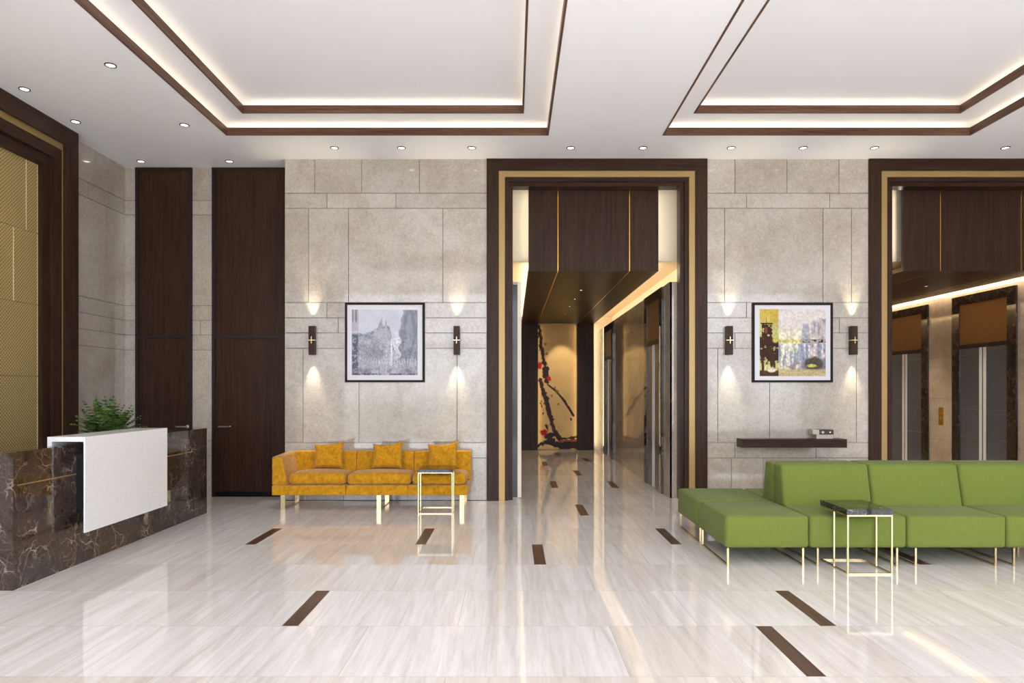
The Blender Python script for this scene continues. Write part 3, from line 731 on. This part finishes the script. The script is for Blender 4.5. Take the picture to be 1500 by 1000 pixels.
# ------------------------------------------------------------------ soft shapes
def soft_box(name, mat, parent, x0, x1, y0, y1, z0, z1, r=.05, bulge=.0, n=12, top_only=True):
    """rounded cushion: a subdivided box with rounded corners and a crowned top"""
    bm = bmesh.new(); bmesh.ops.create_cube(bm, size=2); bmesh.ops.subdivide_edges(bm, edges=bm.edges[:], cuts=n, use_grid_fill=True)
    sx, sy, sz = (x1-x0)/2, (y1-y0)/2, (z1-z0)/2; c = Vector(((x0+x1)/2, (y0+y1)/2, (z0+z1)/2)); off = Vector(parent_loc(parent))
    for v in bm.verts:
        u = Vector(v.co); 
        q = Vector([math.copysign(1-(1-abs(a))**1.0, a) for a in u])
        p = Vector((q.x*sx, q.y*sy, q.z*sz))
        inner = Vector((max(-(sx-r), min(sx-r, p.x)), max(-(sy-r), min(sy-r, p.y)), max(-(sz-r), min(sz-r, p.z))))
        dd = p-inner
        if dd.length > 1e-9: p = inner+dd.normalized()*min(dd.length, r) if dd.length > r else inner+dd
        # crown
        b = (1-u.x**2)*(1-u.y**2)
        if u.z > 0: p.z += bulge*b*u.z
        elif not top_only: p.z += bulge*b*u.z
        if bulge: p.y += -.25*bulge*(1-u.x**2)*(1-u.z**2)*(u.y < 0)*abs(u.y)
        v.co = p+c-off
    # spread grid lines towards the rounded rims is not needed at this density
    me = bpy.data.meshes.new(name); bm.to_mesh(me); bm.free(); me.materials.append(mat)
    for p_ in me.polygons: p_.use_smooth = True
    o = bpy.data.objects.new(name, me); C.objects.link(o); o.parent = parent
    return o

def prism(mb, pts, x0, x1):
    """profile in (y,z) swept along x"""
    n = len(pts); vs = [(x0, y, z) for y, z in pts]+[(x1, y, z) for y, z in pts]
    return mb.add(vs, [tuple(range(n)), tuple(reversed(range(n, 2*n)))]+[(i, n+i, n+(i+1) % n, (i+1) % n) for i in range(n)])

# mustard sofa -----------------------------------------------------------------
S = thing('sofa', 'mustard yellow three-seat sofa with one left arm on gold legs against the stone wall', 'sofa', (-1.75, 8.8, 0))
SX0, SX1, SF, SB = -3.0, -.562, 8.50, 9.20
m = MB(); 
for a, b in ((SX0+.0, -2.082), (-2.078, -1.314), (-1.310, SX1)): m.box(a, b, SF, SB-.02, .190, .312)
m.build('base', MUST, S, bevel=.008)
m = MB()   # arm: thin at the top, sloping inner face
vs = [(SX0, SF, .315), (-2.81, SF, .315), (-2.88, SF, .667), (SX0, SF, .667), (SX0, SB, .315), (-2.81, SB, .315), (-2.88, SB, .69), (SX0, SB, .69)]
m.add(vs, [(0, 1, 2, 3), (4, 7, 6, 5), (0, 4, 5, 1), (1, 5, 6, 2), (2, 6, 7, 3), (3, 7, 4, 0)]); m.build('arm', MUST, S, bevel=.018, seg=3)
bx = [-2.88, -2.062, -1.302, SX1+.012]
for a, b in zip(bx, bx[1:]):
    m = MB(); prism(m, [(8.98, .314), (9.03, .693), (SB-.01, .693), (SB-.01, .314)], a+.002, b-.002); m.build('backrest', MUST, S, bevel=.018, seg=3)
for a, b in ((-2.80, -2.085), (-2.068, -1.272), (-1.257, -.585)):
    soft_box('seat_cushion', MUST, S, a, b, SF+.005, 8.97, .314, .458, .05, .028, 12)
for a in (-2.91, -1.706, -.665):
    m = MB(); m.box(a, a+.055, 8.56, 8.575, 0, .190); m.box(a, a+.055, 9.12, 9.135, 0, .190); m.box(a, a+.055, 8.575, 9.12, 0, .012)
    m.build('leg', BRASS, S)

def pillow(px0, px1, py0, py1, y, label, rz, twist):
    w = (px1-px0)*y/1000*.5; h = (py1-py0)*y/1000*.5; cx = PX((px0+px1)/2, y); cz = 1.5-((py0+py1)/2-571)*y/1000
    bm = bmesh.new(); bmesh.ops.create_grid(bm, x_segments=22, y_segments=22, size=1)
    r = bmesh.ops.duplicate(bm, geom=bm.verts[:]+bm.edges[:]+bm.faces[:]); new = {g for g in r['geom'] if isinstance(g, bmesh.types.BMVert)}
    for v in bm.verts:
        u, vv = v.co.x, v.co.y; s_ = 1 if v in new else -1
        t_ = (max(0, 1-u**4)*max(0, 1-vv**4))**.55*.055
        e = 1-.10*(1-vv*vv)*abs(u)**2; f = 1-.10*(1-u*u)*abs(vv)**2
        wr = .008*math.sin(7*u+5*vv+twist)*(1-u*u)*(1-vv*vv)
        sag = -.03*(1-u*u)*(vv > .3)*vv if twist else -.02*(1-u*u)*(vv > 0)*vv
        v.co = Vector((u*e*w, s_*t_+wr, vv*f*h+sag*h*3+(.018*u*vv if vv > 0 else 0)))
    bmesh.ops.remove_doubles(bm, verts=bm.verts[:], dist=.0006); bmesh.ops.recalc_face_normals(bm, faces=bm.faces[:])
    me = bpy.data.meshes.new('throw_pillow'); bm.to_mesh(me); bm.free(); me.materials.append(MUST)
    for p_ in me.polygons: p_.use_smooth = True
    o = bpy.data.objects.new('throw_pillow', me); C.objects.link(o); o.location = (cx, y, cz); o.rotation_euler = (math.radians(-12), 0, rz)
    tag(o, label, 'pillow', 'pillows on the yellow sofa')
pillow(460, 503.5, 647.5, 685.5, 8.905, 'mustard pillow leaning at the left end of the yellow sofa', .04, 0)
pillow(545, 590.5, 647.5, 686, 8.905, 'mustard pillow leaning in the middle of the yellow sofa', -.03, 1)
pillow(625.5, 671, 647.5, 686, 8.905, 'mustard pillow at the right end of the yellow sofa, behind the side table', -.05, 2)

# side tables ---------------------------------------------------------------------
def ctable(x0, x1, y0, dep, midy, label, zt=.530, sl=.045, t=.013):
    T_ = thing('side_table', label, 'side table', ((x0+x1)/2, y0+dep/2, 0), 'gold-framed side tables')
    y1 = y0+dep; zf = zt-sl
    MB().box(x0-.004, x1+.004, y0-.002, y1, zf, zt).build('table_top', TOPM, T_, bevel=.002)
    m = MB()
    for z in (0, zf-t):
        m.box(x0, x1, y0, y0+t, z, z+t); m.box(x0, x1, y1-t, y1, z, z+t); m.box(x0, x0+t, y0+t, y1-t, z, z+t); m.box(x1-t, x1, y0+t, y1-t, z, z+t)
        if z == 0: base = m.build('base_frame', BRASS, T_); m = MB()
        else: m.build('top_frame', BRASS, T_)
    for x in (x0, x1-t):
        for y in (y0, midy): MB().box(x, x+t, y, y+t, t, zf-t).build('leg', BRASS, T_)
    return T_
ctable(-1.148, -.727, 8.26, .46, 8.475, 'slim gold side table with black marble top in front of the yellow sofa', .538, .036, .011)
ctable(2.717, 3.088, 5.545, .48, 5.782, 'slim gold side table with black marble top beside the green seating', .532, .047)

# green modular seating -----------------------------------------------------------------
def rbox(name, x0, x1, y0, y1, z0, z1, parent, bev=.03):
    return MB().box(x0, x1, y0, y1, z0, z1).build(name, GREEN, parent, bevel=bev, smooth=True, seg=4)
def sled(x, ya, yb, parent, h=.155):
    m = MB(); t = .016; m.box(x, x+t, ya, ya+t, 0, h); m.box(x, x+t, yb-t, yb, 0, h); m.box(x, x+t, ya+t, yb-t, 0, t); m.build('leg', BRASS, parent)
def module(x0, x1, y0, y1, back, label, legs, name='sofa_module', cat='sofa section'):
    g = thing(name, label, cat, ((x0+x1)/2, (y0+y1)/2, 0), 'green lounge seating modules')
    e = .003; ZB, ZS = .153, .424
    rbox('seat', x0+e, x1-e, y0+e, y1-e, ZB, ZS, g)
    if back:
        m = MB()
        if back > 0: pts = [(6.36, ZS-.03), (6.45, .797), (y1-e, .797), (y1-e, ZS-.03)]
        else: pts = [(y0+e, ZS-.03), (y0+e, .797), (6.865, .797), (6.94, ZS-.03)]
        prism(m, pts, x0+e, x1-e); m.build('backrest', GREEN, g, bevel=.035, smooth=True, seg=4)
    for x in legs: sled(x, y0+.002, y1-.05, g)
    return g
GX = [2.53, 3.363, 4.21, 5.05, 5.89]
module(1.808, 2.53, 5.81, 6.65, 0, 'green backless bench block at the front left corner of the green seating', (1.825, 2.465), 'ottoman', 'ottoman')
module(1.808, 2.53, 6.665, 7.505, 0, 'green backless bench block behind the front left one', (1.825, 2.465), 'ottoman', 'ottoman')
lg = [(2.59, 3.265), (3.425, 4.105), (4.262, 4.93), (5.09, 5.77)]
names = ['behind the side table', 'right of the side table', 'cut by the right picture edge', 'beyond the right picture edge']
for i in range(4):
    if i < 3: module(GX[i], GX[i+1], 5.81, 6.65, 1, 'green sofa section with backrest, front row, ' + names[i], lg[i])
for i in range(3):
    module(GX[i], GX[i+1], 6.665, 7.505, -1, 'green sofa section of the rear row, turned to the wall, ' + ['leftmost', 'second from left', 'third from left'][i], lg[i])

# wall shelf and the objects on it ---------------------------------------------------------
o = MB().box(3.034, 4.423, 9.03, YW-.001, .737, .850).build('wall_shelf', WX); tag(o, 'dark wood floating shelf on the stone wall below the ruins print', 'shelf')
y = 9.10; X = lambda p: (p-751)*y/1000
o = MB().box(X(1196), X(1220.5), y, y+.12, .851, .905).build('book', PAPER, None, bevel=.003); tag(o, 'pale book lying on the dark wall shelf, under the brown box', 'book')
b_ = thing('trinket_box', 'small dark brown box with a pale left end, on the book on the wall shelf', 'box', (X(1206), y+.06, .906))
MB().box(X(1200.3), X(1221), y-.005, y+.12, .906, .972).build('case', LEATHER, b_, bevel=.004)
MB().box(X(1190.3), X(1200.2), y-.003, y+.118, .908, .972).build('pale_end', PAPER, b_, bevel=.003)
MB().cyl((X(1205), y-.012, .937), (X(1205), y-.004, .937), .017).build('oval_inlay', plain('pale shell', (205, 190, 178), .3), b_)
MB().cyl((X(1215.4), y-.014, .938), (X(1215.4), y-.004, .938), .009).build('stud', CHROME, b_)

# ------------------------------------------------------------------ world
w = bpy.data.worlds.new('World'); SC.world = w; w.use_nodes = True; nt = w.node_tree
tc = nt.nodes.new('ShaderNodeTexCoord'); sp = nt.nodes.new('ShaderNodeSeparateXYZ'); nt.links.new(tc.outputs['Generated'], sp.inputs[0])
rp = nt.nodes.new('ShaderNodeValToRGB'); mr = nt.nodes.new('ShaderNodeMapRange')
mr.inputs[1].default_value = -1; mr.inputs[2].default_value = 1; nt.links.new(sp.outputs['Z'], mr.inputs[0]); nt.links.new(mr.outputs[0], rp.inputs[0])
e = rp.color_ramp.elements
for i in range(3): e.new(.5)
for i, (p, c_) in enumerate([(0, (.42, .44, .46, 1)), (.485, (.42, .44, .42, 1)), (.505, (.80, .84, .90, 1)), (.62, (.90, .97, 1.10, 1)), (1, (.70, .84, 1.10, 1))]):
    e[i].position = p; e[i].color = c_
bg = nt.nodes['Background']; nt.links.new(rp.outputs[0], bg.inputs[0]); bg.inputs[1].default_value = 4.9
sl = bpy.data.lights.new('sun', 'SUN'); sl.energy = 18.5; sl.angle = math.radians(2); sl.color = (.93, .97, 1.08)
so = bpy.data.objects.new('sun', sl); C.objects.link(so); so.rotation_euler = Vector((.12, 1, -math.tan(math.radians(43)))).to_track_quat('-Z', 'Y').to_euler()
pt = area('daylight_portal', (1.95, -3.0, ZC/2), (-PI/2, 0, 0), 14.8, ZC, 1)
pt.data.cycles.is_portal = True
pt.rotation_euler = (PI/2, 0, PI)

# ------------------------------------------------------------------ camera
cam = bpy.data.cameras.new('Camera'); co = bpy.data.objects.new('Camera', cam); C.objects.link(co)
co.location = (0, 0, 1.5); co.rotation_euler = (PI/2, 0, 0); cam.lens = 24; cam.sensor_width = 36
cam.shift_x = -1/1500; cam.shift_y = 71/1500; cam.clip_start = .05
SC.camera = co
vs_ = SC.view_settings; vs_.view_transform = 'Standard'; vs_.look = 'None'; vs_.gamma = 1; vs_.exposure = .21
try: vs_.use_curve_mapping = False
except Exception: pass
SC.cycles.max_bounces = 10; SC.cycles.diffuse_bounces = 6; SC.cycles.use_denoising = True
SC.cycles.sample_clamp_indirect = 6
